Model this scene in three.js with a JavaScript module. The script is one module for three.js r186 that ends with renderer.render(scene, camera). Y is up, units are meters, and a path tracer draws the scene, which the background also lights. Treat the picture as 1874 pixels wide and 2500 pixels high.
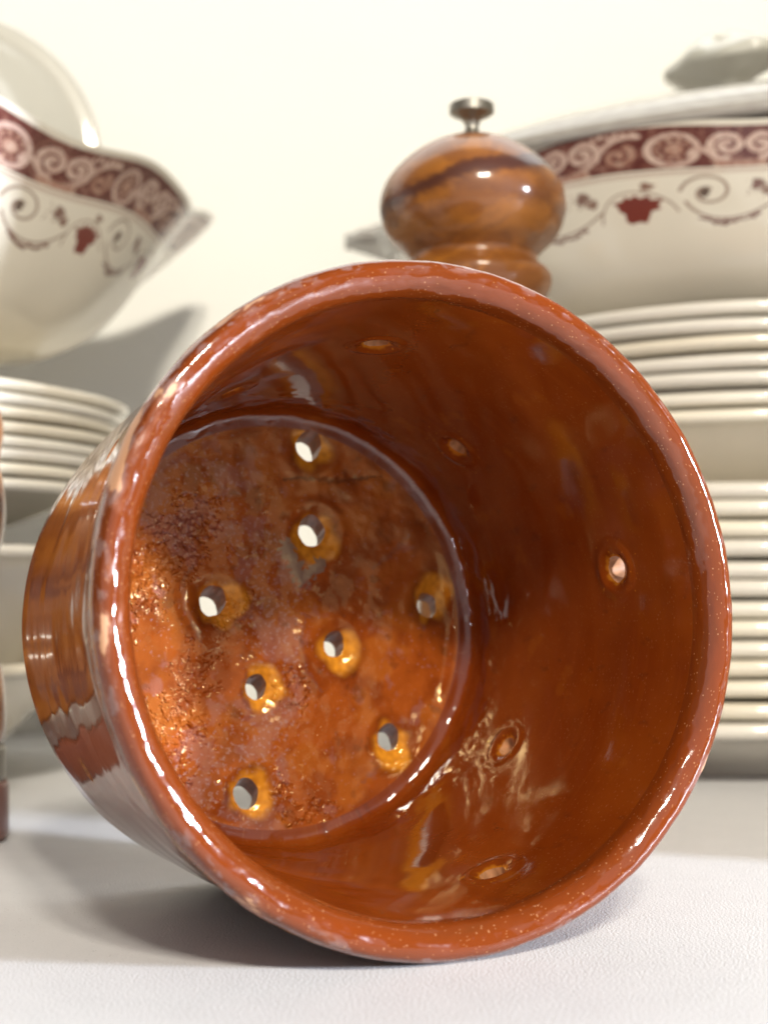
import * as THREE from 'three';
import { mergeGeometries } from 'three/addons/utils/BufferGeometryUtils.js';
import { RectAreaLightUniformsLib } from 'three/addons/lights/RectAreaLightUniformsLib.js';
import { Brush, Evaluator, SUBTRACTION } from 'three-bvh-csg';
import { createNoise2D, createNoise3D } from 'simplex-noise';

// ---------------------------------------------------------------- camera, light, exposure
const W = 767, H = 1024;
const scene = new THREE.Scene();
const camera = new THREE.PerspectiveCamera(36.87, W / H, 0.02, 20);
camera.position.set(0, 0.0724, 0);
camera.rotation.set(0.0506, 0, -0.0067);
camera.focus = 0.335;
camera.userData.fStop = 14;
scene.background = new THREE.Color().setRGB(0.135, 0.122, 0.105);

const renderer = new THREE.WebGLRenderer({ antialias: true });
renderer.setSize(W, H);
renderer.toneMapping = THREE.LinearToneMapping;
renderer.toneMappingExposure = 1;
renderer.shadowMap.enabled = true;

// direction in degrees: az to the right of the line from the pot back to the camera, el above the shelf
function lamp(name, az, el, dist, target, color, irradiance, size) {
  const a = THREE.MathUtils.degToRad(az), e = THREE.MathUtils.degToRad(el);
  const d = new THREE.Vector3(Math.sin(a) * Math.cos(e), Math.sin(e), Math.cos(a) * Math.cos(e));
  const l = new THREE.SpotLight(color, irradiance * dist * dist, 0, 0.55, 0.4, 2);
  l.name = name;
  l.position.copy(target).addScaledVector(d, dist);
  l.target.position.copy(target);
  l.castShadow = true;
  l.shadow.mapSize.set(2048, 2048);
  l.shadow.radius = size / 0.02;
  l.shadow.camera.near = 0.5; l.shadow.camera.far = dist + 3;
  scene.add(l, l.target);
  return l;
}
RectAreaLightUniformsLib.init();
// an area light: width, height, distance, irradiance at the pot, azimuth and elevation as above
function areaLight(name, w, h, d, E, azDeg, elDeg, color) {
  const az = THREE.MathUtils.degToRad(azDeg), el = THREE.MathUtils.degToRad(elDeg), t = new THREE.Vector3(0, .06, -.4);
  const l = new THREE.RectAreaLight(color, E * d * d / (w * h), w, h);
  l.name = name; l.position.set(Math.sin(az) * Math.cos(el), Math.sin(el), Math.cos(az) * Math.cos(el)).multiplyScalar(d).add(t); l.lookAt(t); scene.add(l);
}
areaLight('side_window', .12, .34, 3.2, 8.5, 67, 10.5, new THREE.Color().setRGB(.86, .93, 1.06));      // a tall narrow window off to the right
areaLight('room_fill', 4.0, 2.4, 2.6, 1.0, 8, 14, new THREE.Color().setRGB(.95, .95, 1.0));     // added fill panel standing in for the soft room light behind the camera
lamp('front_lamp', 9, 34, 3.2, new THREE.Vector3(0, 0.15, -0.55), new THREE.Color().setRGB(1.0, 0.925, 0.78), 1.75, 0.12);      // a pair of warm lamps up behind the camera
lamp('front_lamp_001', 16, 34, 3.2, new THREE.Vector3(0, 0.15, -0.55), new THREE.Color().setRGB(1.0, 0.925, 0.78), 1.75, 0.12);

// ---------------------------------------------------------------- helpers
function rng(seed) {
  let s = seed >>> 0;
  return () => { s = (s + 0x6d2b79f5) | 0; let t = Math.imul(s ^ (s >>> 15), 1 | s); t = (t + Math.imul(t ^ (t >>> 7), 61 | t)) ^ t; return ((t ^ (t >>> 14)) >>> 0) / 4294967296; };
}
const n2 = createNoise2D(rng(11)), n3 = createNoise3D(rng(23));
function fbm2(x, y, o = 4) { let s = 0, a = 0.5; for (let i = 0; i < o; i++) { s += a * n2(x, y); x = x * 2.03 + 7.1; y = y * 2.03 - 3.7; a *= 0.5; } return s; }
function fbm3(x, y, z, o = 4) { let s = 0, a = 0.5; for (let i = 0; i < o; i++) { s += a * n3(x, y, z); x = x * 2.03 + 7.1; y = y * 2.03 - 3.7; z = z * 2.03 + 1.3; a *= 0.5; } return s; }
const clamp = THREE.MathUtils.clamp, lerp = THREE.MathUtils.lerp;
const sstep = (a, b, x) => { const t = clamp((x - a) / (b - a), 0, 1); return t * t * (3 - 2 * t); };
const mix3 = (a, b, t) => [lerp(a[0], b[0], t), lerp(a[1], b[1], t), lerp(a[2], b[2], t)];
const toS = (c) => { c = clamp(c, 0, 1); return 255 * (c <= 0.0031308 ? 12.92 * c : 1.055 * Math.pow(c, 1 / 2.4) - 0.055); };

function colorTex(w, h, f, wrapU = THREE.ClampToEdgeWrapping) {       // f(u, v) -> linear rgb
  const d = new Uint8Array(w * h * 4);
  for (let j = 0; j < h; j++) for (let i = 0; i < w; i++) {
    const c = f((i + 0.5) / w, (j + 0.5) / h), k = (j * w + i) * 4;
    d[k] = toS(c[0]); d[k + 1] = toS(c[1]); d[k + 2] = toS(c[2]); d[k + 3] = 255;
  }
  const t = new THREE.DataTexture(d, w, h, THREE.RGBAFormat);
  t.colorSpace = THREE.SRGBColorSpace; t.magFilter = t.minFilter = THREE.LinearFilter; t.wrapS = t.wrapT = wrapU; t.needsUpdate = true;
  return t;
}
function valueTex(w, h, f, wrapU = THREE.ClampToEdgeWrapping) {       // f(u, v) -> 0..1 in every channel
  const d = new Float32Array(w * h * 4);
  for (let j = 0; j < h; j++) for (let i = 0; i < w; i++) {
    const c = f((i + 0.5) / w, (j + 0.5) / h), k = (j * w + i) * 4;
    d[k] = d[k + 1] = d[k + 2] = c; d[k + 3] = 1;
  }
  const t = new THREE.DataTexture(d, w, h, THREE.RGBAFormat, THREE.FloatType);
  t.magFilter = t.minFilter = THREE.LinearFilter; t.wrapS = t.wrapT = wrapU; t.needsUpdate = true;
  return t;
}
function canvasTex(w, h, draw) {
  const c = document.createElement('canvas'); c.width = w; c.height = h;
  draw(c.getContext('2d'), w, h);
  const t = new THREE.CanvasTexture(c); t.colorSpace = THREE.SRGBColorSpace; t.magFilter = THREE.LinearFilter;
  return t;
}
const used = {};
function numbered(name) { const k = used[name] = (used[name] ?? -1) + 1; return k ? name + '_' + String(k).padStart(3, '0') : name; }
function tag(o, label, category, group) { o.userData.label = label; o.userData.category = category; if (group) o.userData.group = group; return o; }
function thing(name, label, category, pos = [0, 0, 0], turn = 0, group) {
  const o = new THREE.Group(); o.name = numbered(name); o.position.set(...pos); o.rotation.y = turn; scene.add(o);
  return tag(o, label, category, group);
}
function part(name, geo, mat, parent) {
  const m = new THREE.Mesh(geo, mat); m.name = name; m.castShadow = m.receiveShadow = true; parent.add(m); return m;
}
function structure(name, geo, mat) { const m = part(name, geo, mat, scene); m.userData.kind = 'structure'; return m; }
const V2 = (a) => a.map(([x, y]) => new THREE.Vector2(x, y));
function smoothLine(pts, n) {                                         // even samples along a soft curve through the points
  const c = new THREE.CatmullRomCurve3(pts.map(([x, y]) => new THREE.Vector3(x, y, 0)), false, 'centripetal');
  return c.getSpacedPoints(n).map((p) => [p.x, p.y]);
}
function lathe(pts, seg, n) { return new THREE.LatheGeometry(V2(n ? smoothLine(pts, n).map(([x, y]) => [Math.max(0, x), y]) : pts), seg); }

// ---------------------------------------------------------------- the setting: shelf and wall
{
  const sz = 0.12;
  const map = colorTex(1024, 1024, (u, v) => {
    const n = fbm2(u * 6, v * 6, 4) * 0.02 + n2(u * 150, v * 150) * 0.012 + n2(u * 330, v * 330) * 0.012;
    const sp = n2(u * 90 + 40, v * 90) > 0.9 ? 0.88 : n2(u * 41 + 7, v * 55) + .3 * n2(u * 200, v * 200) > 1.08 ? .45 : 1;
    return [(0.62 + n) * sp, (0.62 + n) * sp, (0.635 + n) * sp];
  }, THREE.MirroredRepeatWrapping);
  const bump = valueTex(1024, 1024, (u, v) => 0.5 + 0.28 * n2(u * 120, v * 120) + 0.2 * n2(u * 230 + 9, v * 230) , THREE.MirroredRepeatWrapping);
  for (const t of [map, bump]) { t.repeat.set(1 / sz, 1 / sz); }
  const mat = new THREE.MeshPhysicalMaterial({ map, bumpMap: bump, bumpScale: 0.00011, roughness: 0.5, clearcoat: 0.15, clearcoatRoughness: 0.35 });
  const g = new THREE.BoxGeometry(2.4, 0.04, 1.3);
  const p = g.attributes.position, uv = g.attributes.uv;
  for (let i = 0; i < p.count; i++) uv.setXY(i, p.getX(i), p.getZ(i));
  const m = structure('shelf', g, mat); m.position.set(0, -0.02, -0.19);
  const wm = new THREE.MeshStandardMaterial({ roughness: 0.9, color: new THREE.Color().setRGB(0.86, 0.86, 0.82),
    bumpMap: valueTex(512, 512, (u, v) => 0.5 + 0.5 * fbm2(u * 14, v * 14, 4), THREE.MirroredRepeatWrapping), bumpScale: 0.0009 });
  const wg = new THREE.BoxGeometry(3, 1.8, 0.1);
  const w = structure('wall', wg, wm); w.position.set(0, 0.5, -0.848);
}

// ---------------------------------------------------------------- the perforated pot
const POT = (() => {
  const M = new THREE.Vector3(0.01098, 0.06984, -0.30626), L = 0.10072, FLOOR = 0.00855, FU = 0.112;
  const axis = new THREE.Vector3(0.41137, 0.06693, 0.90901).normalize();
  const e1 = new THREE.Vector3(0.91105, 0, -0.4123).normalize();
  const e2 = new THREE.Vector3().crossVectors(axis, e1);              // up across the mouth
  const root = thing('strainer_pot', 'red-brown glazed earthenware pot with drain holes, lying on its side at the front', 'pot');
  const m4 = new THREE.Matrix4().makeBasis(e1, axis, e2.clone().negate());
  root.quaternion.setFromRotationMatrix(m4);
  root.position.copy(M).addScaledVector(axis, -L);

  // floor holes: x, y across the floor in mm (y up), radius; wall holes: angle in degrees, depth below the mouth in mm
  const floorHoles = [[10, 45.8, 3.5], [10.3, 23.7, 3.6], [-17, 5.7, 3.3], [15.5, -5.7, 2.9], [-6.3, -16, 2.8], [43.2, 4.7, 3.0], [30, -30.1, 3.1], [-9.4, -42.2, 3.3]].map((h) => h.map((x) => x / 1000));
  const wallHoles = [[87.4, 32.5, 2.7], [47.6, 65.3, 2.3], [8.5, 27.8, 3.0], [-33.6, 62.9, 2.4], [-69.3, 22.9, 2.9], [111.6, 62.4, 2.4], [150, 30, 2.7], [-150, 62, 2.5], [-125, 28, 2.7]].map(([a, d, r]) => [a * Math.PI / 180, L - d / 1000, r / 1000]);
  const ridges = [                                                    // raised scars on the floor, mm polylines [pts, height, width]
    [[[-18.6, 18.8], [-24.8, 12.3], [-25.3, 6.2], [-22.8, .3], [-19, -7]], 1.0, 1.9],
    [[[7.8, 2.5], [5.3, -4], [7, -12], [11.5, -18]], 1.1, 1.9],
    [[[-8.5, -11], [-10.5, -17], [-7.5, -22.5]], 1.0, 1.7],
    [[[-15, -38], [-15.5, -43], [-11, -48.5]], .9, 1.8],
    [[[1.5, 21], [6.5, 10.8], [13.5, 16]], 0.5, 1.5],
    [[[1, 37.0], [8, 37.9], [16, 37.2], [24, 38.0], [31, 38.9]], -0.16, 1.3],
    [[[26, 14], [33, 19], [39, 25]], 0.35, 2.5],
    [[[20, -42], [27, -36], [30, -37]], 0.4, 2.0],
  ].map(([pts, h, w]) => ({ pts: pts.map(([x, y]) => [x / 1000, y / 1000]), h: h / 1000, w: w / 1000 }));
  function lineDist(pts, x, y) {
    let b = 1e9;
    for (let i = 0; i + 1 < pts.length; i++) {
      const [x0, y0] = pts[i], dx = pts[i + 1][0] - x0, dy = pts[i + 1][1] - y0, t = clamp(((x - x0) * dx + (y - y0) * dy) / (dx * dx + dy * dy), 0, 1);
      const q = Math.hypot(x - x0 - dx * t, y - y0 - dy * t); if (q < b) { b = q; lineDist.at = (i + t) / (pts.length - 1); }
    }
    return b;
  }
  const N = 512;
  // profile sections (r, y)
  const outer = smoothLine([[0, .0018], [.03, .0018], [.053, .0017], [.0565, .0010], [.0590, .0003], [.0615, .0006], [.0630, .0025], [.0636, .007], [.0648, .030], [.0662, .058], [.0671, .078], [.0675, .0868], [.0674, .0893], [.0682, .0915], [.0692, .0945]], 190);
  const lip = smoothLine([[.0692, .0945], [.0698, .0975], [.0700, .0998], [.0697, .1016], [.0689, .1030], [.0677, .1036], [.0662, .1035], [.0647, .1029], [.0635, .1019], [.0628, .1008], [.0624, .0996], [.0622, .0980]], 72);
  const inner = smoothLine([[.0622, .0980], [.0618, .0945], [.0612, .089], [.0604, .080], [.0590, .060], [.0572, .036], [.0559, .0185], [.0556, .0125], [.0549, .0099], [.0536, .0088], [.0510, .00855]], 170);
  const flo = []; for (let i = 0; i <= 110; i++) flo.push([.0510 * (1 - i / 110), FLOOR]);
  const rows = [];
  const add = (list, sec) => list.forEach((p, i) => rows.push({ r: p[0], y: p[1], sec, t: i / (list.length - 1) }));
  add(outer, 0); add(lip, 1); add(inner, 2); add(flo, 3);
  const R = rows.length, P = new Float32Array(R * (N + 1) * 3), UV = new Float32Array(R * (N + 1) * 2);
  for (let j = 0; j < R; j++) {
    let ja = Math.max(0, j - 1), jb = Math.min(R - 1, j + 1);
    if (rows[ja].sec !== rows[j].sec) ja = Math.max(0, j - 2); if (rows[jb].sec !== rows[j].sec) jb = Math.min(R - 1, j + 2);
    const a = rows[ja], b = rows[jb];
    let nx = b.y - a.y, ny = -(b.r - a.r); const q = Math.hypot(nx, ny) || 1; nx /= q; ny /= q;       // outward normal of the profile
    for (let i = 0; i <= N; i++) {
      const th = (i % N) / N * Math.PI * 2, c = Math.cos(th), s = Math.sin(th);
      let { r, y, sec, t } = rows[j];
      let d = 0; const ease = sstep(0, .12, t) * sstep(1, .88, t);
      if (sec === 0 && r > 0.05) d += ease * fbm3(c * .6, s * .6, y * 300, 2) * 0.000018 * sstep(.004, .02, y) + ease * fbm3(c * 2, s * 2, y * 30, 2) * 0.0003;
      if (sec === 1) d += ease * (fbm3(c * 5, s * 5, t * 2.5, 3) * 0.0002 + fbm3(c * 25, s * 25, t * 6, 2) * 0.00004);
      if (sec === 2) d += ease * fbm3(c * .7, s * .7, y * 45, 2) * 0.00010 + ease * fbm3(c * 2.2, s * 2.2, y * 25, 2) * 0.00017 + sstep(.70, .86, t) * sstep(1, .97, t) * fbm3(c * 2.6, s * 2.6, y * 60, 3) * .0007;
      if (sec === 3) d = 0;
      if (sec === 2) for (const [ha, hy, hr] of wallHoles) {
        let da = th - ha; da = Math.atan2(Math.sin(da), Math.cos(da));
        if (Math.abs(da) > .4 || Math.abs(y - hy) > .02) continue;
        const p = Math.hypot(da * r, y - hy);
        d -= .0007 * Math.exp(-Math.max(0, p - hr) / .0009);
        d += .0004 * Math.exp(-(((p - hr - .0025) / .0012) ** 2));
      }
      if (sec === 3) {                      // the floor
        const x = r * c, z = r * s, k = sec === 3 ? sstep(.0510, .048, r) : 0;
        let f = fbm2(x * 60, z * 60, 3) * .0006 + fbm2(x * 200 + 5, z * 200, 2) * .00004;
        for (const g of ridges) { const q2 = lineDist(g.pts, x, z); if (q2 < g.w * 3) f += g.h * Math.exp(-((q2 / g.w) ** 2)) * Math.sqrt(Math.max(0, Math.sin(Math.PI * lineDist.at))); }
        for (const [hx, hz, hr] of floorHoles) {
          const p = Math.hypot(x - hx, z - hz);
          if (p < .016) f -= .0013 * Math.exp(-Math.max(0, p - hr) / .0014) - .00045 * Math.exp(-(((p - hr - .0042) / .0016) ** 2));
        }
        f -= 5.5 * Math.max(0, x - .028) ** 2 * sstep(.030, .012, Math.abs(z + .004));
        if (sec === 3) y += f * k;
      }
      r += nx * d; y += ny * d;
      if (j === 0 || j === R - 1) r = 0;
      // a hand-thrown, slightly oval lip
      const o = 1 + .004 * Math.cos(2 * th + .6) * sstep(.03, L, y);
      const k = (j * (N + 1) + i);
      P[k * 3] = r * c * o; P[k * 3 + 1] = y; P[k * 3 + 2] = -r * s * o;
      UV[k * 2] = i / N; UV[k * 2 + 1] = sec === 1 ? t : y / .105;
      if (sec === 3) { UV[k * 2] = .5 + r * c / FU; UV[k * 2 + 1] = .5 + r * s / FU; }
    }
  }
  const idx = [[], [], [], []];
  for (let j = 0; j < R - 1; j++) {
    if (rows[j].sec !== rows[j + 1].sec) continue;
    for (let i = 0; i < N; i++) {
      const a = j * (N + 1) + i, b = a + 1, c = a + N + 1, d = c + 1, q = idx[rows[j].sec];
      if (j > 0) q.push(a, b, d); else { q.push(a, d, c); continue; }
      if (j < R - 2) q.push(a, d, c);
    }
  }
  const g = new THREE.BufferGeometry();
  g.setAttribute('position', new THREE.BufferAttribute(P, 3));
  g.setAttribute('uv', new THREE.BufferAttribute(UV, 2));
  const all = []; let at = 0;
  idx.forEach((q, s) => { for (const v of q) all.push(v); g.addGroup(at, q.length, s); at += q.length; });
  g.setIndex(all);
  g.computeVertexNormals();
  const nr = g.attributes.normal;
  const blend = (...ks) => { const v = new THREE.Vector3(); for (const k of ks) v.add(new THREE.Vector3(nr.getX(k), nr.getY(k), nr.getZ(k))); v.normalize(); for (const k of ks) nr.setXYZ(k, v.x, v.y, v.z); };
  for (let j = 0; j < R; j++) blend(j * (N + 1), j * (N + 1) + N);
  for (let j = 0; j < R - 1; j++) if (rows[j].sec !== rows[j + 1].sec) for (let i = 0; i <= N; i++) blend(j * (N + 1) + i, (j + 1) * (N + 1) + i);
  {                                                                   // is the winding outward?
    const k = 120 * (N + 1); const v = new THREE.Vector3(P[k * 3], 0, P[k * 3 + 2]).normalize();
    if (v.x * nr.getX(k) + v.z * nr.getZ(k) < 0) throw new Error('pot is inside out');
  }

  // ---- materials of the pot
  const deep = [.150, .0255, .0026], red = [.185, .0365, .0038], lipc = [.118, .0265, .0055], ochre = [.60, .235, .018], mauve = [.20, .105, .095], dark = [.055, .014, .006];
  const gloss = { roughness: 0.07, ior: 1.56 };
  const wallMap = colorTex(1280, 512, (u, v) => {
    const c = Math.cos(u * 6.28318), s = Math.sin(u * 6.28318);
    let k = fbm3(c * 1.6, s * 1.6, v * 2.2, 5), col = mix3(deep, red, sstep(-.35, .5, k));
    const st = fbm3(c * 1.2 + 4, s * 1.2, v * 26, 4); col = mix3(col, red, sstep(.05, .5, st) * .35);
    const og = fbm3(c * 2.5 + 9, s * 2.5, v * 5, 5); col = mix3(col, mix3(red, ochre, .3), sstep(.4, .62, og) * .2);
    const dk = fbm3(c * 9, s * 9 + 3, v * 9, 4); col = mix3(col, dark, sstep(.36, .65, dk) * .3);
    const sp = n3(c * 130, s * 130, v * 220); if (sp > .80) col = mix3(col, [.30, .14, .07], (sp - .80) * 4);
    // glaze pooled round the drain holes
    for (const [ha, hy, hr] of wallHoles) {
      let da = u * 6.28318 - ha; da = Math.atan2(Math.sin(da), Math.cos(da));
      const p = Math.hypot(da * .058, v * .105 - hy) * 1000;
      if (p < 9) col = mix3(col, ochre, .5 * sstep(hr * 1000 + .9 + .8 * n2(da * 30, v * 40), hr * 1000 + .2, p));
    }
    return col;
  }, THREE.RepeatWrapping);
  const wallBump = valueTex(1536, 640, (u, v) => {
    const c = Math.cos(u * 6.28318), s = Math.sin(u * 6.28318);
    return clamp(.5 + (.05 * fbm3(c * 1.5, s * 1.5, v * 100, 3) + .12 * fbm3(c * 14, s * 14, v * 22, 3)) + .14 * Math.max(0, n3(c * 45, s * 45, v * 70) - .55), 0, 1);
  }, THREE.RepeatWrapping);
  const wallMat = new THREE.MeshPhysicalMaterial({ map: wallMap, bumpMap: wallBump, bumpScale: .00005, ...gloss });

  // t runs across the lip, from its outer edge (0) over the crest (about .45) to its inner edge (1)
  const wearAt = (c, s, t) => fbm3(c * 3.4 + 1, s * 3.4, t * 2.6, 6) * .8 + .34 * n3(c * 1.3 + 3, s * 1.3, 2) + .16 * sstep(.1, 1, -c * .85 + s * .5) - .9 * Math.abs(t - .40) ;
  const lipMap = colorTex(1536, 128, (u, t) => {
    const c = Math.cos(u * 6.28318), s = Math.sin(u * 6.28318);
    let col = mix3(deep, lipc, .5 + .5 * fbm3(c * 2, s * 2, t * 3, 4));
    const out = sstep(.42, .25, t);                                   // the outer face: brushed ochre and dark glaze
    col = mix3(col, ochre, out * sstep(.0, .32, fbm3(c * 6 + 3, s * 6, t * 7, 4)) * .6);
    col = mix3(col, dark, out * sstep(.0, .4, fbm3(c * 5, s * 5 + 8, t * 8, 5)) * .8);
    const wear = wearAt(c, s, t);
    col = mix3(col, [.20, .062, .028], sstep(.30, .46, wear) * .7);
    col = mix3(col, [.20, .13, .12], sstep(.2, .4, fbm3(c * 9 + 2, s * 9, t * 5, 4) + .2 * wear) * .6 * sstep(.6, .45, t));
    col = mix3(col, [.47, .25, .14], sstep(.55, .61, wear));
    const sp = n3(c * 120, s * 120, t * 22); if (sp > .86) col = mix3(col, [.46, .25, .13], .6);
    return col;
  }, THREE.RepeatWrapping);
  const lipBump = valueTex(1536, 128, (u, t) => {
    const c = Math.cos(u * 6.28318), s = Math.sin(u * 6.28318);
    return clamp(.55 + .07 * fbm3(c * 12, s * 12, t * 6, 3) + .025 * n3(c * 60, s * 60, t * 14) - .25 * sstep(.51, .59, wearAt(c, s, t)), 0, 1);
  }, THREE.RepeatWrapping);
  const lipRough = valueTex(1024, 96, (u, t) => {
    const c = Math.cos(u * 6.28318), s = Math.sin(u * 6.28318);
    return clamp(.10 + .10 * sstep(.15, .4, fbm3(c * 7, s * 7 + 2, t * 5, 4)) + .5 * sstep(.4, .56, wearAt(c, s, t)), 0, 1);
  }, THREE.RepeatWrapping);
  for (const t of [lipMap, lipBump, lipRough]) t.wrapT = THREE.ClampToEdgeWrapping;
  const lipMat = new THREE.MeshPhysicalMaterial({ map: lipMap, bumpMap: lipBump, bumpScale: .00018, ...gloss, roughness: .8, roughnessMap: lipRough });

  const FT = 1024;
  // relief only: patches where the glaze has run and wrinkled
  const thickGlazeAt = (x, y) => {
    if (x * x + y * y > 3300 || x > 16) return 0;                                          // mm
    const n = fbm2(x * .16, y * .16, 5) * 9 + fbm2(x * .7 + 3, y * .7, 3) * 4;
    const a = lineDist([[-22, 25], [-29, 17], [-38, 8], [-46, 2]], x, y), b = lineDist([[-22, -10], [-25, -18], [-24, -25]], x, y), c = lineDist([[-33, -24], [-29, -33]], x, y), d = lineDist([[0, -43], [4, -46], [12, -47]], x, y), e = lineDist([[2, -13], [4, -19]], x, y), f = lineDist([[-15, 1], [-8, 6]], x, y);
    const blob = sstep(-.55, -.25, n2(x * .28 + 2, y * .28) + .5 * n2(x * .8, y * .8 + 4));
    return blob * Math.max(sstep(7.5, 5.5, a + n), sstep(5, 3.4, b + n), sstep(5, 3.4, c + n), sstep(3, 1.6, d + n * .7), sstep(3, 1.6, e + n * .8), sstep(2, .8, f + n * .5));
  };
  const LN = 640, glazeGrid = new Float32Array(LN * LN);
  for (let j = 0; j < LN; j++) for (let i = 0; i < LN; i++) glazeGrid[j * LN + i] = thickGlazeAt((i / (LN - 1) - .5) * FU * 1000, (j / (LN - 1) - .5) * FU * 1000);
  const thickGlaze = (x, y) => {
    const a = clamp(x / (FU * 1000) + .5, 0, .9999) * (LN - 1), b = clamp(y / (FU * 1000) + .5, 0, .9999) * (LN - 1), i = a | 0, j = b | 0, p = a - i, q = b - j, k = j * LN + i;
    return lerp(lerp(glazeGrid[k], glazeGrid[k + 1], p), lerp(glazeGrid[k + LN], glazeGrid[k + LN + 1], p), q);
  };
  const floorMap = colorTex(FT, FT, (u, v) => {
    const x = (u - .5) * FU * 1000, y = (v - .5) * FU * 1000; if (x * x + y * y > 3200) return red;
    let col = mix3([.20, .038, .005], [.29, .062, .0075], sstep(-.35, .3, fbm2(x * .05, y * .05, 4)));
    col = mix3(col, [.32, .082, .010], sstep(.0, .4, fbm2(x * .045 + 20, y * .045, 3)) * .8);
    // grey-mauve bloom where the glaze has gone milky, in flaky patches
    const reg = sstep(24, 8, Math.hypot((x + 24) * .9, y - 32)) + sstep(26, 10, Math.hypot(x + 16, (y + 40) * 1.1)) + sstep(13, 4, lineDist([[-4, 18], [0, 2], [-2, -22]], x, y));
    const bl = fbm2(x * .075 + 40, y * .075, 5) + .42 * clamp(reg, 0, 1) - .22;
    col = mix3(col, [.26, .115, .10], sstep(.10, .34, bl) * .42);
    const fl = fbm2(x * .5, y * .5 + 30, 4) + .26 * clamp(reg, 0, 1); col = mix3(col, [.33, .22, .22], sstep(.48, .6, fl) * .4);
    // dark creases
    for (const g2 of ridges) { const q = lineDist(g2.pts, x / 1000, y / 1000) * 1000; const tp = Math.sin(Math.PI * lineDist.at); if (q < 3 && tp > .06) col = mix3(col, g2.h < 0 ? dark : mix3(dark, mauve, .5), sstep(1.3 * tp, .1, q + .5 * n2(x * .6, y * .6)) * (g2.h < 0 ? .6 : .35)); }
    const dk = fbm2(x * .09 + 70, y * .09, 4); col = mix3(col, dark, sstep(.32, .6, dk) * .35);
    // ochre glaze pooled round each hole, dragged to one side
    floorHoles.forEach(([hx, hy, hr], i) => {
      const dx = x - hx * 1000, dy = y - hy * 1000, an = Math.atan2(dy, dx), p = Math.hypot(dx, dy);
      const drag = [-.7, -1.4, -.1, -1.0, 0.2, .9, -1.5, .2][i], reach = [1.6, 4.6, 4.2, 3.4, 3.6, 4.2, 4.2, 3.4][i];
      const edge = hr * 1000 + 1.3 + reach * Math.pow(.5 + .5 * Math.cos(an - drag), 2) + 1.3 * n2(Math.cos(an) * .7 + i * 7, Math.sin(an) * .7) + .5 * n2(x * .16, y * .16 + i * 3);
      if (p < 14) { col = mix3(col, dark, .25 * sstep(edge + 2.6, edge - .4, p)); col = mix3(col, mix3(ochre, red, .25 * (n2(x * .4, y * .4) + .3)), .92 * sstep(edge + .9, edge - 2.0, p)); }
    });
    // a grey flake of clay under the second hole
    const fk = lineDist([[2.5, 20], [6.5, 11.5], [11.5, 15]], x, y) + 1.2 * n2(x * .5, y * .5); col = mix3(col, [.21, .155, .115], sstep(2.2, 1.3, fk) * .9);
    return col;
  });
  const floorBump = valueTex(FT, FT, (u, v) => {
    const x = (u - .5) * FU * 1000, y = (v - .5) * FU * 1000, l = thickGlaze(x, y); if (x * x + y * y > 3200) return .5;
    return clamp(.5 + .045 * fbm2(x * .3, y * .3, 3) + .10 * Math.max(0, n2(x * 1.1, y * 1.1) - .45) + l * (.60 * n2(x * .32, y * .32 + 9) + .16 * n2(x * .8, y * .8)), 0, 1);
  });
  const floorMat = new THREE.MeshPhysicalMaterial({ specularColor: new THREE.Color().setRGB(1.0, .74, .36), map: floorMap, bumpMap: floorBump, bumpScale: .0008, ...gloss, roughness: .07 });  // gold put into the specular colour so the floor's glints come out golden
  const holeMat = new THREE.MeshPhysicalMaterial({ color: new THREE.Color().setRGB(.30, .105, .03), roughness: .5, clearcoat: .8, clearcoatRoughness: .15,
    map: colorTex(128, 128, (u, v) => { const k = .75 + .4 * fbm3(Math.cos(u * 6.28) * 1.5, Math.sin(u * 6.28) * 1.5, v * 5, 3); return [k, k * .95, k * .9]; }) });
  const clayMat = holeMat.clone(); clayMat.color.setRGB(.52, .25, .115); clayMat.roughness = .6;
  const outMat = wallMat.clone();

  // ---- cut the holes
  const mats = [outMat, lipMat, wallMat, floorMat];
  const cuts = [], centres = [];
  const rr = rng(5);
  const cutter = (c, dir, rad, len) => {
    const q = new THREE.CylinderGeometry(rad, rad * (.94 + .08 * rr()), len, 40, 6);
    const p = q.attributes.position, sd = rr() * 50;
    for (let i = 0; i < p.count; i++) { const x = p.getX(i), z = p.getZ(i), k = 1 + .07 * n3(x / rad + sd, z / rad, p.getY(i) * 100); p.setX(i, x * k); p.setZ(i, z * k * 1.04); }
    q.computeVertexNormals();
    q.applyQuaternion(new THREE.Quaternion().setFromUnitVectors(new THREE.Vector3(0, 1, 0), dir.clone().normalize())); q.translate(c.x, c.y, c.z);
    q.clearGroups(); cuts.push(q); centres.push(c);
  };
  for (const [x, y, r] of floorHoles) cutter(new THREE.Vector3(x, .006, -y), new THREE.Vector3(.03 + .12 * (rr() - .5), 1, -.36 + .12 * (rr() - .5)), r, .026);
  for (const [a, y, r] of wallHoles) { const rad = .062; cutter(new THREE.Vector3(rad * Math.cos(a), y, -rad * Math.sin(a)), new THREE.Vector3(Math.cos(a), .12 * (rr() - .5), -Math.sin(a)), r, .022); }
  const body = new Brush(g, mats); body.updateMatrixWorld();
  const tool = new Brush(mergeGeometries(cuts), holeMat); tool.updateMatrixWorld();
  const ev = new Evaluator(); ev.useGroups = true; ev.attributes = ['position', 'uv', 'normal'];
  const res = ev.evaluate(body, tool, SUBTRACTION);
  // split the result into its parts
  const rg = res.geometry, ri = rg.index ? rg.index.array : null, rm = Array.isArray(res.material) ? res.material : [res.material];
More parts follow.
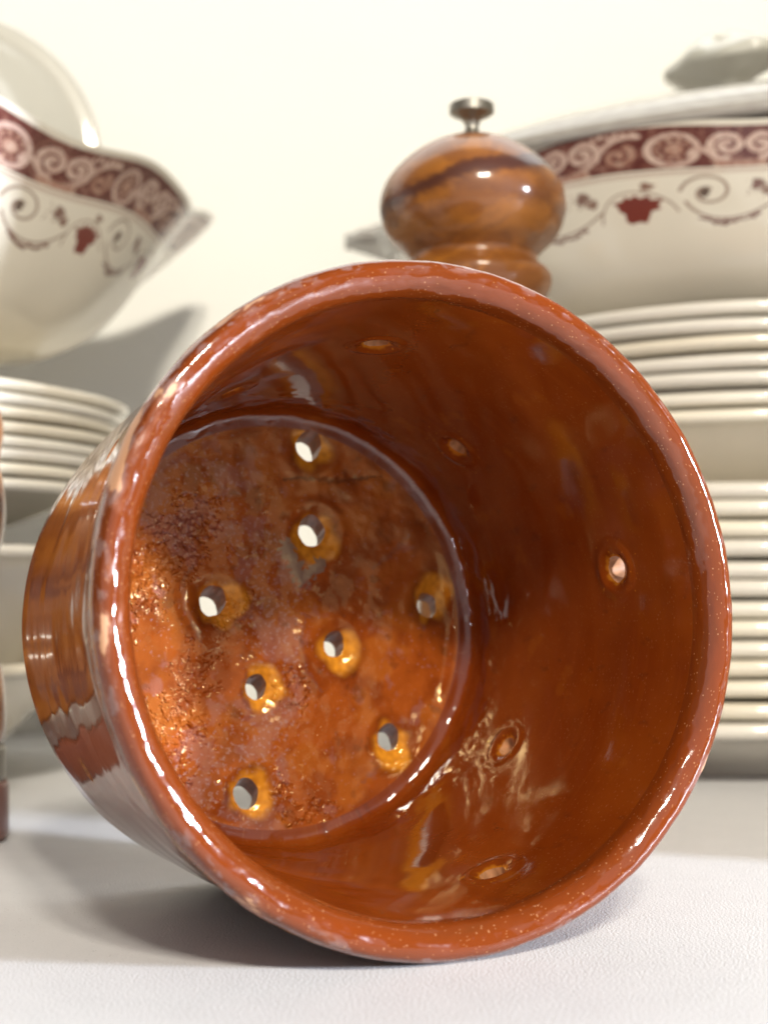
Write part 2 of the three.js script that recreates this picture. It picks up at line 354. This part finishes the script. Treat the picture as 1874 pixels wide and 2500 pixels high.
  function extract(list) {
    const map = new Map(), p = [], u = [], n = [], ix = [];
    for (const v of list) {
      if (!map.has(v)) { map.set(v, p.length / 3); for (let k = 0; k < 3; k++) { p.push(rg.attributes.position.array[v * 3 + k]); n.push(rg.attributes.normal.array[v * 3 + k]); } u.push(rg.attributes.uv.array[v * 2], rg.attributes.uv.array[v * 2 + 1]); }
      ix.push(map.get(v));
    }
    const o = new THREE.BufferGeometry();
    o.setAttribute('position', new THREE.Float32BufferAttribute(p, 3)); o.setAttribute('normal', new THREE.Float32BufferAttribute(n, 3)); o.setAttribute('uv', new THREE.Float32BufferAttribute(u, 2)); o.setIndex(ix);
    return o;
  }
  const lists = { outer_wall: [], rim: [], inner_wall: [], floor: [] }, holes = centres.map(() => []);
  const order = ['outer_wall', 'rim', 'inner_wall', 'floor'];
  rg.groups.forEach((gr) => {
    const isHole = rm[gr.materialIndex] === holeMat, end = Math.min(gr.start + gr.count, ri ? ri.length : rg.attributes.position.count);
    for (let k = gr.start; k < end; k += 3) {
      const v = [0, 1, 2].map((q) => (ri ? ri[k + q] : k + q));
      if (!isHole) { lists[order[gr.materialIndex]].push(...v); continue; }
      const pp = rg.attributes.position.array, cx = (pp[v[0] * 3] + pp[v[1] * 3] + pp[v[2] * 3]) / 3, cy = (pp[v[0] * 3 + 1] + pp[v[1] * 3 + 1] + pp[v[2] * 3 + 1]) / 3, cz = (pp[v[0] * 3 + 2] + pp[v[1] * 3 + 2] + pp[v[2] * 3 + 2]) / 3;
      let b = 0, bd = 9; centres.forEach((c, i) => { const d = Math.hypot(c.x - cx, c.y - cy, c.z - cz); if (d < bd) { bd = d; b = i; } });
      holes[b].push(...v);
    }
  });
  part('outer_wall', extract(lists.outer_wall), outMat, root);
  part('rim', extract(lists.rim), lipMat, root);
  const iw = part('inner_wall', extract(lists.inner_wall), wallMat, root);
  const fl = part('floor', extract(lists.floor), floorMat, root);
  holes.forEach((h, i) => { if (h.length) part('drain_hole', extract(h), i < floorHoles.length ? holeMat : clayMat, i < floorHoles.length ? fl : iw); });
  return root;
})();

// ---------------------------------------------------------------- turned wooden mills
const woodMat = (() => {
  const f = (u, v) => {
    const c = Math.cos(u * 6.28318), s = Math.sin(u * 6.28318);
    const warp = fbm3(c * .8, s * .8, v * 2, 2);
    const g = fbm3(c * .9 + warp * .8, s * .9, (v + .10 * c + .05 * s) * 9 + warp * .7, 3), fine = fbm3(c * 9, s * 9, v * 120, 3);
    let col = mix3([.20, .062, .010], [.33, .118, .018], sstep(-.3, .4, g + .15 * fine));
    const band = fbm3(c * .8 + 6, s * .8 + 2, (v + .09 * c - .06 * s) * 8 + warp * .5, 3);
    col = mix3(col, [.075, .018, .010], sstep(.16, .42, band) * .85);
    return col;
  };
  return new THREE.MeshPhysicalMaterial({ map: colorTex(1024, 1024, f, THREE.RepeatWrapping), roughness: .45, clearcoat: .9, clearcoatRoughness: .13, specularIntensity: .6 });
})();
const steelMat = new THREE.MeshStandardMaterial({ color: new THREE.Color().setRGB(.36, .34, .30), metalness: 1, roughness: .42 });
{
  const k = 1 / 7500, o = thing('pepper_mill', 'turned brown wooden pepper mill with a metal top knob, standing behind the pot', 'pepper mill', [.0298, 0, -.50], 0);
  const y0 = (py) => .0724 + (1440 - py) * k - .0015;
  part('mill_body', lathe([[0, 0], [.028, 0], [.0295, .002], [.0295, .012], [.027, .018], [.023, .03], [.0195, .055], [.0195, .09], [.022, .12], [.0235, .135], [.0235, y0(735) - .003], [.021, y0(735)], [0, y0(735)]], 96, 140), woodMat, o);
  const head = part('mill_head', lathe([[0, y0(730)], [163 * k, y0(729)], [178 * k, y0(716)], [190 * k, y0(692)], [192 * k, y0(664)], [182 * k, y0(648)], [163 * k, y0(632)], [158 * k, y0(616)], [170 * k, y0(600)], [199 * k, y0(572)], [222 * k, y0(532)], [229 * k, y0(478)], [214 * k, y0(428)], [165 * k, y0(372)], [102 * k, y0(331)], [48 * k, y0(314)], [0, y0(311)]], 128, 200), woodMat, o);
  const kn = part('top_knob', lathe([[0, y0(314)], [31 * k, y0(313)], [29 * k, y0(306)], [18 * k, y0(296)], [16 * k, y0(283)], [24 * k, y0(268)], [42 * k, y0(259)], [50 * k, y0(255)], [52 * k, y0(253)], [52 * k, y0(252.5)], [52 * k, y0(230.5)], [52 * k, y0(230)], [50 * k, y0(227.5)], [47 * k, y0(227)], [46 * k, y0(227)], [0, y0(226)]], 64), steelMat, o);
  const teeth = [];
  for (let i = 0; i < 44; i++) { const b = new THREE.BoxGeometry(.0006, 20 * k, .0007); b.translate(0, y0(241.5), 52.4 * k); b.rotateY(i / 44 * Math.PI * 2); teeth.push(b); }
  part('knurling', mergeGeometries(teeth), steelMat, kn);
  head.material = new THREE.MeshPhysicalMaterial({ roughness: .55, clearcoat: .7, clearcoatRoughness: .13, specularIntensity: .5, map: colorTex(1024, 768, (u, v) => {
    const a = (u - .0) * 6.28318, c = Math.cos(a), s = Math.sin(a), wp = fbm3(c * 1.1, s * 1.1, v * 2.5, 4);
    const g = fbm3(c * .8, s * .8, (v - .10 * s) * 9 + wp, 3), fine = fbm3(c * 7, s * 7, v * 60, 3);
    const pore = n3(c * 30, s * 30, v * 420); let col = mix3([.18, .056, .006], [.275, .094, .009], sstep(-.35, .4, g + .12 * fine));
    const b = Math.abs(v - (.640 + .085 * s + .03 * wp)) - .016 - .012 * s; col = mix3(col, [.045, .010, .006], sstep(.03, -.005, b + .012 * fine) * .95);
    const b2 = Math.abs(v - (.575 - .03 * s + .05 * wp)) - .004; col = mix3(col, [.08, .022, .008], sstep(.05, -.01, b2 + .02 * fine) * .5); if (pore > .45) col = mix3(col, [.06, .018, .006], (pore - .45) * .9);
    return col;
  }, THREE.RepeatWrapping) });
}
{
  const o = thing('salt_mill', 'turned wooden mill cut off by the left edge of the photo', 'mill', [-.1360, 0, -.452], 1.0);
  o.scale.set(.8, 1, .8);
  const dk = new THREE.MeshPhysicalMaterial({ color: new THREE.Color().setRGB(.17, .055, .035), roughness: .5, clearcoat: .5, clearcoatRoughness: .2 });
  part('foot', lathe([[0, 0], [.030, 0], [.0318, .0015], [.0318, .0160], [.0308, .0172], [0, .0172]], 80), dk, o);
  part('metal_ring', lathe([[0, .0173], [.0302, .0173], [.0306, .0185], [.0306, .0265], [.0298, .0275], [0, .0275]], 80), steelMat, o);
  part('mill_body', lathe([[0, .0276], [.0285, .0276], [.0302, .031], [.0303, .042], [.0288, .050], [.0240, .058], [.0225, .066], [.0245, .078], [.0290, .088], [.0300, .098], [.0288, .106], [.0275, .110], [.0280, .114], [.0290, .120], [.0275, .127], [.020, .133], [0, .134]], 96, 160), woodMat, o);
}

// ---------------------------------------------------------------- cream plates
const creamMat = new THREE.MeshPhysicalMaterial({ map: colorTex(256, 256, (u, v) => { const n = fbm2(u * 8, v * 8, 4) * .03; return [.735 + n, .695 + n, .605 + n]; }, THREE.RepeatWrapping), roughness: .45, clearcoat: 1, clearcoatRoughness: .07 });
// outline of a plate: foot ring, underside, round rim, upper side; h is the height of the rim, r its radius
function plateGeo(r, h, foot, th, wob, seed) {
  const w = foot + (r - foot) * .22;
  const pts = [[0, .0028], [foot - .004, .0026], [foot - .003, 0], [foot, 0], [foot + .002, .003], [w, h * .22 + .0028], [lerp(w, r, .45), h * .66], [r - .007, h - th * .98], [r - .0016, h - th * .86], [r, h - th * .45], [r - .0014, h], [r - .006, h + .0004], [lerp(w, r, .42), h * .66 + th], [w - .003, h * .25 + th + .002], [foot - .006, th + .0032], [0, th + .003]];
  const g = lathe(pts, 160, 90), p = g.attributes.position;
  for (let i = 0; i < p.count; i++) {
    const x = p.getX(i), z = p.getZ(i), q = Math.hypot(x, z) / r, a = Math.atan2(z, x);
    const k = 1 + wob * q * q * fbm3(Math.cos(a) * 1.2 + seed, Math.sin(a) * 1.2, seed, 2);
    p.setX(i, x * k); p.setZ(i, z * k); p.setY(i, p.getY(i) + wob * .05 * q * q * n3(Math.cos(a) + seed, Math.sin(a), seed + 5));
  }
  g.computeVertexNormals();
  const n = g.attributes.normal, S = 160, rows = p.count / (S + 1);
  for (let j = 0; j < rows; j++) { const a = j, b = S * rows + j, v = new THREE.Vector3(n.getX(a) + n.getX(b), n.getY(a) + n.getY(b), n.getZ(a) + n.getZ(b)).normalize(); n.setXYZ(a, v.x, v.y, v.z); n.setXYZ(b, v.x, v.y, v.z); }
  return g;
}
const creams = [creamMat, ...[[.95, .95, .97], [1.04, 1.02, .97], [.97, .94, .88]].map((c) => { const m = creamMat.clone(); m.color.setRGB(...c); return m; })];
const ORD = ['lowest', 'second', 'third', 'fourth', 'fifth', 'sixth', 'seventh', 'eighth', 'ninth', 'tenth', 'eleventh', 'twelfth', 'thirteenth'];
const pr = rng(77);
function stack(name, cat, x, z, n, y0, pitch, geos, text, group, j = .0022) {
  for (let i = 0; i < n; i++) {
    const lab = (i === 0 ? 'lowest ' : i === n - 1 ? 'topmost ' : '') + text + (i === 0 || i === n - 1 ? '' : ', ' + ORD[i] + ' from its bottom');
    const m = new THREE.Mesh(geos[i % geos.length], creams[Math.floor(pr() * 4)]); m.name = numbered(name); m.castShadow = m.receiveShadow = true;
    m.position.set(x + (pr() - .5) * j, y0 + i * pitch + (n > 1 && i ? (pr() - .5) * .0007 : 0), z + (pr() - .5) * j); m.rotation.set((pr() - .5) * .008, pr() * 6.28, (pr() - .5) * .008);
    scene.add(tag(m, lab, cat, group));
  }
}
const RX = .146, RZ = -.648, LX = -.222, LZ = -.602;
{
  const lo = [0, 1, 2, 3].map((s) => plateGeo(.0965, .0235, .055, .0060, .012, s * 3.1 + 1));
  stack('dinner_plate', 'plate', RX, RZ, 13, 0, .0073, lo, 'cream plate in the lower right stack', 'cream plates in the lower right stack');
  const up = [0, 1, 2].map((s) => plateGeo(.0985, .0400, .052, .0050, .010, s * 2.3 + 9));
  stack('soup_plate', 'soup plate', RX, RZ, 7, .0968, .0066, up, 'deep cream plate in the upper right stack under the tureen', 'deep cream plates in the upper right stack');
  const b1 = plateGeo(.114, .047, .060, .0045, .004, 4.4), b2 = plateGeo(.117, .079, .058, .0045, .004, 6.6);
  stack('serving_bowl', 'bowl', LX, LZ, 1, 0, 0, [b1], 'white bowl at the foot of the left stack', 'bowls under the left plates');
  stack('serving_bowl', 'bowl', LX, LZ, 1, .0095, 0, [b2], 'deep white bowl carrying the thin plates of the left stack', 'bowls under the left plates');
  scene.children.filter((o) => o.name.startsWith('serving_bowl')).forEach((o, i) => { o.userData.label = ['shallow white bowl at the very bottom of the left stack', 'tall white bowl under the thin plates of the left stack'][i]; });
  const lp = [0, 1, 2].map((s) => plateGeo(.120, .0190, .064, .0040, .011, s * 1.7 + 14));
  stack('side_plate', 'plate', LX, LZ, 8, .0925, .0050, lp, 'thin cream plate in the left stack under the patterned dish', 'thin cream plates in the left stack');
}

// ---------------------------------------------------------------- red-patterned oval dishes
const printMat = (() => {
  const CW = 2048, CH = 700;                                          // a quarter of the way round, 56 mm down from the rim
  const t = canvasTex(CW, CH, (x, w, h) => {
    const r = rng(31), mm = h / 56;
    x.fillStyle = '#cdc6b7'; x.fillRect(0, 0, w, h);
    const bandH = 15 * mm, top = 2.2 * mm;
    x.fillStyle = '#501a12'; x.fillRect(0, top, w, bandH);
    for (let i = 0; i < 900; i++) { x.fillStyle = r() > .5 ? 'rgba(90,30,24,.25)' : 'rgba(70,14,12,.3)'; x.fillRect(r() * w, top + r() * bandH, 3 + r() * 14, 1.5 + r() * 3); }
    const spiral = (cx, cy, rad, turns, dir, a0, lw, col) => {
      x.strokeStyle = col; x.lineWidth = lw; x.lineCap = 'round'; x.beginPath();
      for (let i = 0; i <= 60; i++) { const t2 = i / 60, a = a0 + dir * t2 * turns * 6.283, q = rad * (1 - t2 * .82); const px = cx + q * Math.cos(a), py = cy + q * Math.sin(a); i ? x.lineTo(px, py) : x.moveTo(px, py); }
      x.stroke();
    };
    const pale = '#b5998c', pale2 = '#97705f';
    const cell = w / 4;
    for (let c = -1; c < 5; c++) {
      const o = c * cell, my = top + bandH * .5;
      // roundel
      x.lineWidth = 1.6 * mm; x.strokeStyle = pale; x.beginPath(); x.ellipse(o + cell * .12, my + 1 * mm, 5.2 * mm, 5.4 * mm, 0, 0, 6.3); x.stroke();
      x.fillStyle = pale2; x.beginPath(); x.ellipse(o + cell * .12, my + 1 * mm, 2.1 * mm, 2.0 * mm, 0, 0, 6.3); x.fill();
      for (let k = 0; k < 10; k++) { const a = k / 10 * 6.283; x.beginPath(); x.ellipse(o + cell * .12 + 3.5 * mm * Math.cos(a), my + 1 * mm + 3.5 * mm * Math.sin(a), .7 * mm, .7 * mm, 0, 0, 6.3); x.fill(); }
      // facing scrolls and a waving stem
      spiral(o + cell * .42, my - .5 * mm, 4.6 * mm, 1.4, 1, 2.4, 1.9 * mm, pale);
      spiral(o + cell * .62, my - .5 * mm, 4.6 * mm, 1.4, -1, .7, 1.9 * mm, pale);
      spiral(o + cell * .84, my + 2 * mm, 3.8 * mm, 1.2, 1, -1.0, 1.6 * mm, pale2);
      x.strokeStyle = pale; x.lineWidth = 1.7 * mm; x.beginPath(); x.moveTo(o + cell * .2, my + 3 * mm);
      x.bezierCurveTo(o + cell * .28, my - 3 * mm, o + cell * .32, my + 6 * mm, o + cell * .42, my + 4.4 * mm); x.moveTo(o + cell * .62, my + 4.4 * mm); x.bezierCurveTo(o + cell * .70, my + 5 * mm, o + cell * .74, my - 6 * mm, o + cell * .95, my - 4.5 * mm); x.stroke();
      for (let k = 0; k < 9; k++) { x.fillStyle = pale2; x.beginPath(); x.ellipse(o + cell * (.36 + k * .035), top + bandH - 1.2 * mm, .9 * mm, 1.3 * mm, 0, 0, 6.3); x.fill(); }
      for (let k = 0; k < 6; k++) { x.fillStyle = pale; x.beginPath(); x.ellipse(o + cell * (.70 + k * .045), top + 1.7 * mm + r() * mm, 1.1 * mm, .6 * mm, r() * 3, 0, 6.3); x.fill(); }
      // sprays under the band
      const gy = top + bandH + 3 * mm, br = '#8a7568', br2 = '#6f5148';
      spiral(o + cell * .30, gy + 6 * mm, 6.6 * mm, 1.3, 1, 3.3, .9 * mm, br);
      x.fillStyle = '#57463b'; x.beginPath(); x.ellipse(o + cell * .28, gy + 6 * mm, 1.2 * mm, 1.9 * mm, .2, 0, 6.3); x.fill();
      x.strokeStyle = br; x.lineWidth = .8 * mm; x.beginPath(); x.moveTo(o + cell * .17, gy + 9 * mm); x.bezierCurveTo(o + cell * .25, gy + 17 * mm, o + cell * .5, gy + 19 * mm, o + cell * .72, gy + 10 * mm); x.stroke();
      x.lineWidth = .55 * mm; x.beginPath(); x.moveTo(o + cell * .72, gy + 14 * mm); x.bezierCurveTo(o + cell * .72, gy + 1 * mm, o + cell * 1.02, gy + 1 * mm, o + cell * 1.13, gy + 12 * mm); x.stroke();
      for (let k = 0; k < 13; k++) { x.fillStyle = br2; const tt = k / 12; x.beginPath(); x.ellipse(o + cell * lerp(.26, .60, tt), gy + (14.5 + 2.6 * Math.sin(tt * 3.14)) * mm + r() * mm, (.5 + r() * .8) * mm, (.4 + r() * .6) * mm, r() * 3, 0, 6.3); x.fill(); }
      const LEAF = [[-.1, -.95], [.12, -.72], [.45, -.9], [.52, -.6], [1.0, -.62], [.84, -.2], [.98, .02], [.62, .16], [.58, .5], [.5, .95], [.2, .86], [-.12, 1.0], [-.36, .8], [-.44, .3], [-.72, .12], [-.80, -.2], [-1.08, -.42], [-.62, -.56], [-.5, -.86], [-.26, -.7]];
      const leaf = (lx, ly, sz, rot, col) => { x.save(); x.translate(lx, ly); x.rotate(rot); x.fillStyle = col; x.beginPath(); LEAF.forEach(([px, py], k) => { px *= sz; py *= sz; k ? x.lineTo(px, py) : x.moveTo(px, py); }); x.closePath(); x.fill(); x.restore(); };
      leaf(o + cell * .92, gy + 10 * mm, 5.2 * mm, .1, '#69281e'); leaf(o + cell * .60, gy + 4 * mm, 2.3 * mm, .7, '#6b4a40'); leaf(o + cell * .66, gy + 6.5 * mm, 1.9 * mm, 1.7, '#7a5d50'); leaf(o + cell * .98, gy + 2.5 * mm, 1.6 * mm, 2.7, '#7a5d50');
      for (let k = 0; k < 14; k++) { x.strokeStyle = br; x.lineWidth = .3 * mm; const sx = o + cell * (.5 + r() * .2), sy = gy + (2 + r() * 6) * mm; x.beginPath(); x.moveTo(sx, sy); x.lineTo(sx + (r() - .5) * 4 * mm, sy + (r() - .5) * 4 * mm); x.stroke(); }
    }
    for (let i = 0; i < 2600; i++) { x.fillStyle = r() > .4 ? 'rgba(226,214,196,.16)' : 'rgba(80,35,25,.10)'; x.beginPath(); x.ellipse(r() * w, top + r() * bandH, (.3 + r()) * mm, (.2 + r() * .5) * mm, r() * 3, 0, 6.3); x.fill(); }
    x.fillStyle = '#9c8276'; x.fillRect(0, top + bandH + .9 * mm, w, .55 * mm); x.fillRect(0, top + bandH + 1.9 * mm, w, .3 * mm);
  });
  t.wrapS = THREE.RepeatWrapping; t.wrapT = THREE.ClampToEdgeWrapping; t.repeat.set(4, 1);
  return new THREE.MeshPhysicalMaterial({ map: t, roughness: .45, clearcoat: 1, clearcoatRoughness: .07 });
})();
const whiteMat = new THREE.MeshPhysicalMaterial({ color: new THREE.Color().setRGB(.63, .59, .51), roughness: .45, clearcoat: 1, clearcoatRoughness: .08 });
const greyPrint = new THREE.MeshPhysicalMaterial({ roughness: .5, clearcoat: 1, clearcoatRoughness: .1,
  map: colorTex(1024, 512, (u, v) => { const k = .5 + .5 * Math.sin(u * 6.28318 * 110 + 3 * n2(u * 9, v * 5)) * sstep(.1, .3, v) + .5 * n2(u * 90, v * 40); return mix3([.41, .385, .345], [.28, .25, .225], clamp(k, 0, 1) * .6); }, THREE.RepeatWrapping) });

// an oval surface: pts = [share of the half axes, height]; wave scallops the rim
function ovalGeo(A, B, pts, n, waveAmp, hMax, printed, seg = 192, tip = 0) {
  const line = smoothLine(pts, n), P = [], U = [], I = [];
  let len = [0]; for (let j = 1; j <= n; j++) len.push(len[j - 1] + Math.hypot((line[j][0] - line[j - 1][0]) * B, line[j][1] - line[j - 1][1]));
  let jr = 0; for (let j = 0; j <= n; j++) if (line[j][1] > line[jr][1]) jr = j;
  for (let j = 0; j <= n; j++) for (let i = 0; i <= seg; i++) {
    const a = (i % seg) / seg * 6.283185, q = Math.max(0, line[j][0]), up = sstep(.35, 1, line[j][1] / hMax);
    const wv = 1 + (waveAmp > .01 ? .007 * (1 - up) * sstep(.1, .3, line[j][1] / hMax) * Math.cos(14 * a) : 0) + waveAmp * up * (Math.cos(8 * a) * .6 + Math.cos(12 * a + .5) * .4), e = 2.25;
    const cx = Math.sign(Math.cos(a)) * Math.abs(Math.cos(a)) ** (2 / e), sz = Math.sign(Math.sin(a)) * Math.abs(Math.sin(a)) ** (2 / e);
    const pt = tip * sstep(.45, 1, line[j][1] / hMax) * (Math.exp(-((sz / .34) ** 2)));
    P.push(A * q * wv * cx + Math.sign(cx) * pt, line[j][1] + waveAmp * .16 * up * up * (Math.cos(8 * a + 1) + .6 * Math.cos(4 * a)), -B * q * wv * sz);
    U.push(i / seg, printed ? 1 - (len[jr] - len[j]) / .056 : len[j] / len[n]);
  }
  for (let j = 0; j < n; j++) for (let i = 0; i < seg; i++) { const a = j * (seg + 1) + i, b = a + 1, c = a + seg + 1, d = c + 1; I.push(a, b, d, a, d, c); }
  const g = new THREE.BufferGeometry(); g.setAttribute('position', new THREE.Float32BufferAttribute(P, 3)); g.setAttribute('uv', new THREE.Float32BufferAttribute(U, 2)); g.setIndex(I); g.computeVertexNormals();
  const nn = g.attributes.normal; for (let j = 0; j <= n; j++) { const a = j * (seg + 1), b = a + seg, v = new THREE.Vector3(nn.getX(a) + nn.getX(b), nn.getY(a) + nn.getY(b), nn.getZ(a) + nn.getZ(b)).normalize(); nn.setXYZ(a, v.x, v.y, v.z); nn.setXYZ(b, v.x, v.y, v.z); }
  return g;
}
function handleGeo(A, y, reach) {                                     // a flat pointed shell grip
  const n = 26, m = 28, P = [], I = [], U = [];
  for (let j = 0; j <= n; j++) {
    const t = j / n, root = A * .10, x = A - root + (reach + root) * t, close = Math.sqrt(clamp(t / .12, 0, 1)), w = .034 * close * Math.pow(1 - t, .8) * (1 + .08 * Math.sin(t * 9)) + .002 * (1 - t), th = .0004 + close * lerp(.015, .0026, Math.pow(t, .85)), yy = y + .012 * t + .002 * Math.sin(t * 3.1);
    for (let i = 0; i <= m; i++) { const a = i / m * 6.283185; P.push(x + (j === n ? .001 : 0), yy + th * Math.sin(a) * (1 + .18 * Math.cos(w * Math.cos(a) * 900)), w * Math.cos(a)); U.push(i / m, t); }
  }
  for (let j = 0; j < n; j++) for (let i = 0; i < m; i++) { const a = j * (m + 1) + i, b = a + 1, c = a + m + 1, d = c + 1; I.push(a, d, b, a, c, d); }
  const g = new THREE.BufferGeometry(); g.setAttribute('position', new THREE.Float32BufferAttribute(P, 3)); g.setAttribute('uv', new THREE.Float32BufferAttribute(U, 2)); g.setIndex(I); g.computeVertexNormals(); return g;
}
const shellMat = new THREE.MeshPhysicalMaterial({ color: new THREE.Color().setRGB(.36, .325, .295), roughness: .5, clearcoat: 1, clearcoatRoughness: .1,
  bumpMap: valueTex(256, 64, (u, v) => .5 + .5 * Math.cos(u * 6.28318 * 16), THREE.RepeatWrapping), bumpScale: .0012 });
const DH = .100;
const bigPrint = printMat.clone(); bigPrint.map = printMat.map.clone(); bigPrint.map.repeat.set(3.6, .80); bigPrint.map.offset.set(0, .20); bigPrint.map.needsUpdate = true;
const FULL = [[0, .004], [.34, .004], [.38, 0], [.41, .001], [.40, .010], [.45, .018], [.64, .026], [.81, .039], [.92, .056], [.965, .074], [.985, .089], [1.0, DH]];
const FLARED = [[0, .004], [.34, .004], [.38, 0], [.41, .001], [.40, .010], [.44, .017], [.58, .023], [.72, .036], [.82, .054], [.88, .070], [.935, .086], [1.0, DH]];
function dish(name, label, category, pos, turn, A, B, mat = printMat, prof = FULL, wave = .014, tip = 0) {
  const o = thing(name, label, category, pos, turn);
  part('bowl', ovalGeo(A, B, prof, 90, wave, DH, true, 192, tip), mat, o);
  const ins = prof.slice(5).reverse().map(([r, y]) => [r - .030 - (r > .99 ? -.022 : 0), y + (y > .09 ? .0006 : .0035)]);
  part('inside', ovalGeo(A, B, [[1.0, DH], ...ins, [.2, prof[5][1] + .003], [0, prof[5][1] + .003]], 70, wave, DH, false, 192, tip), whiteMat, o);
  if (!tip) for (const s of [0, Math.PI]) { const h = part('handle', handleGeo(A, DH - .0145, .036), shellMat, o); h.rotation.y = s; }
  return o;
}
dish('oval_dish', 'white oval dish with a dark red scroll band, on top of the left stack', 'serving dish', [-.2115, .1475, -.570], 55 * Math.PI / 180, .180, .078, bigPrint, FLARED, .024, .034);
const T = dish('soup_tureen', 'lidded white tureen with a dark red scroll band, on the upper right stack', 'tureen', [.146, .1445, -.655], Math.PI - .49, .149, .098);
{
  const A = .149, B = .098, y = DH + .0015;
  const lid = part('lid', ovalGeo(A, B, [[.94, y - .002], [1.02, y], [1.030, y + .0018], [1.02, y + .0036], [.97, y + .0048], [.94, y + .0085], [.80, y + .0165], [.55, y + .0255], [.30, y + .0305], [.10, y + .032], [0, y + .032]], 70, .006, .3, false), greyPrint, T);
  const kn = ovalGeo(1, .62, [[.013, 0], [.011, .005], [.0125, .008], [.022, .013], [.0285, .017], [.027, .020], [.018, .024], [.008, .0275], [0, .028]], 50, 0, 1, false, 64);
  { const p = kn.attributes.position; for (let i = 0; i < p.count; i++) { const a = Math.atan2(p.getZ(i), p.getX(i)), k = 1 + .03 * Math.cos(8 * a) * sstep(.008, .018, p.getY(i)) * sstep(.028, .023, p.getY(i)); p.setX(i, p.getX(i) * k); p.setZ(i, p.getZ(i) * k); p.setY(i, p.getY(i) + .0014 * Math.cos(4 * a) * sstep(.01, .02, p.getY(i))); } kn.computeVertexNormals(); }
  kn.scale(1, 1.15, 1); kn.translate(0, y + .0315, 0);
  const k = part('lid_knob', kn, new THREE.MeshPhysicalMaterial({ color: new THREE.Color().setRGB(.47, .46, .40), roughness: .45, clearcoat: 1, clearcoatRoughness: .08 }), lid); k.rotation.y = -.49;
}

// a small white plate standing on edge in the left dish
{
  const g = plateGeo(.072, .024, .036, .003, .003, 21); g.rotateX(-Math.PI / 2);
  const o = new THREE.Mesh(g, new THREE.MeshPhysicalMaterial({ color: new THREE.Color().setRGB(.50, .485, .43), roughness: .45, clearcoat: 1, clearcoatRoughness: .08 })); o.name = 'saucer'; o.castShadow = o.receiveShadow = true;
  tag(o, 'plain white plate standing upright in the patterned dish at top left', 'plate'); o.position.set(-.195, .268, -.655); o.rotation.set(-.12, .12, 0); scene.add(o);
}
// unseen panel, added to keep the side light off the wall and back dishes
{
  const m = structure('shade_panel', new THREE.BoxGeometry(.02, .48, .427), new THREE.MeshStandardMaterial({ color: new THREE.Color().setRGB(.74, .72, .66), roughness: .7 }));
  m.position.set(.280, .24, -.5835);
}
// an unseen crock, added to shade the plates and the back of the shelf
{
  const o = thing('shade_crock', 'tall cream crock added out of view at the right to cast shade', 'crock', [.425, 0, -.398]);
  part('crock_body', lathe([[0, 0], [.108, 0], [.113, .004], [.119, .05], [.120, .15], [.118, .21], [.112, .226], [.114, .236], [.112, .241], [.106, .238], [.108, .20], [.110, .05], [.100, .012], [0, .010]], 96, 120), creamMat, o);
}

renderer.render(scene, camera);
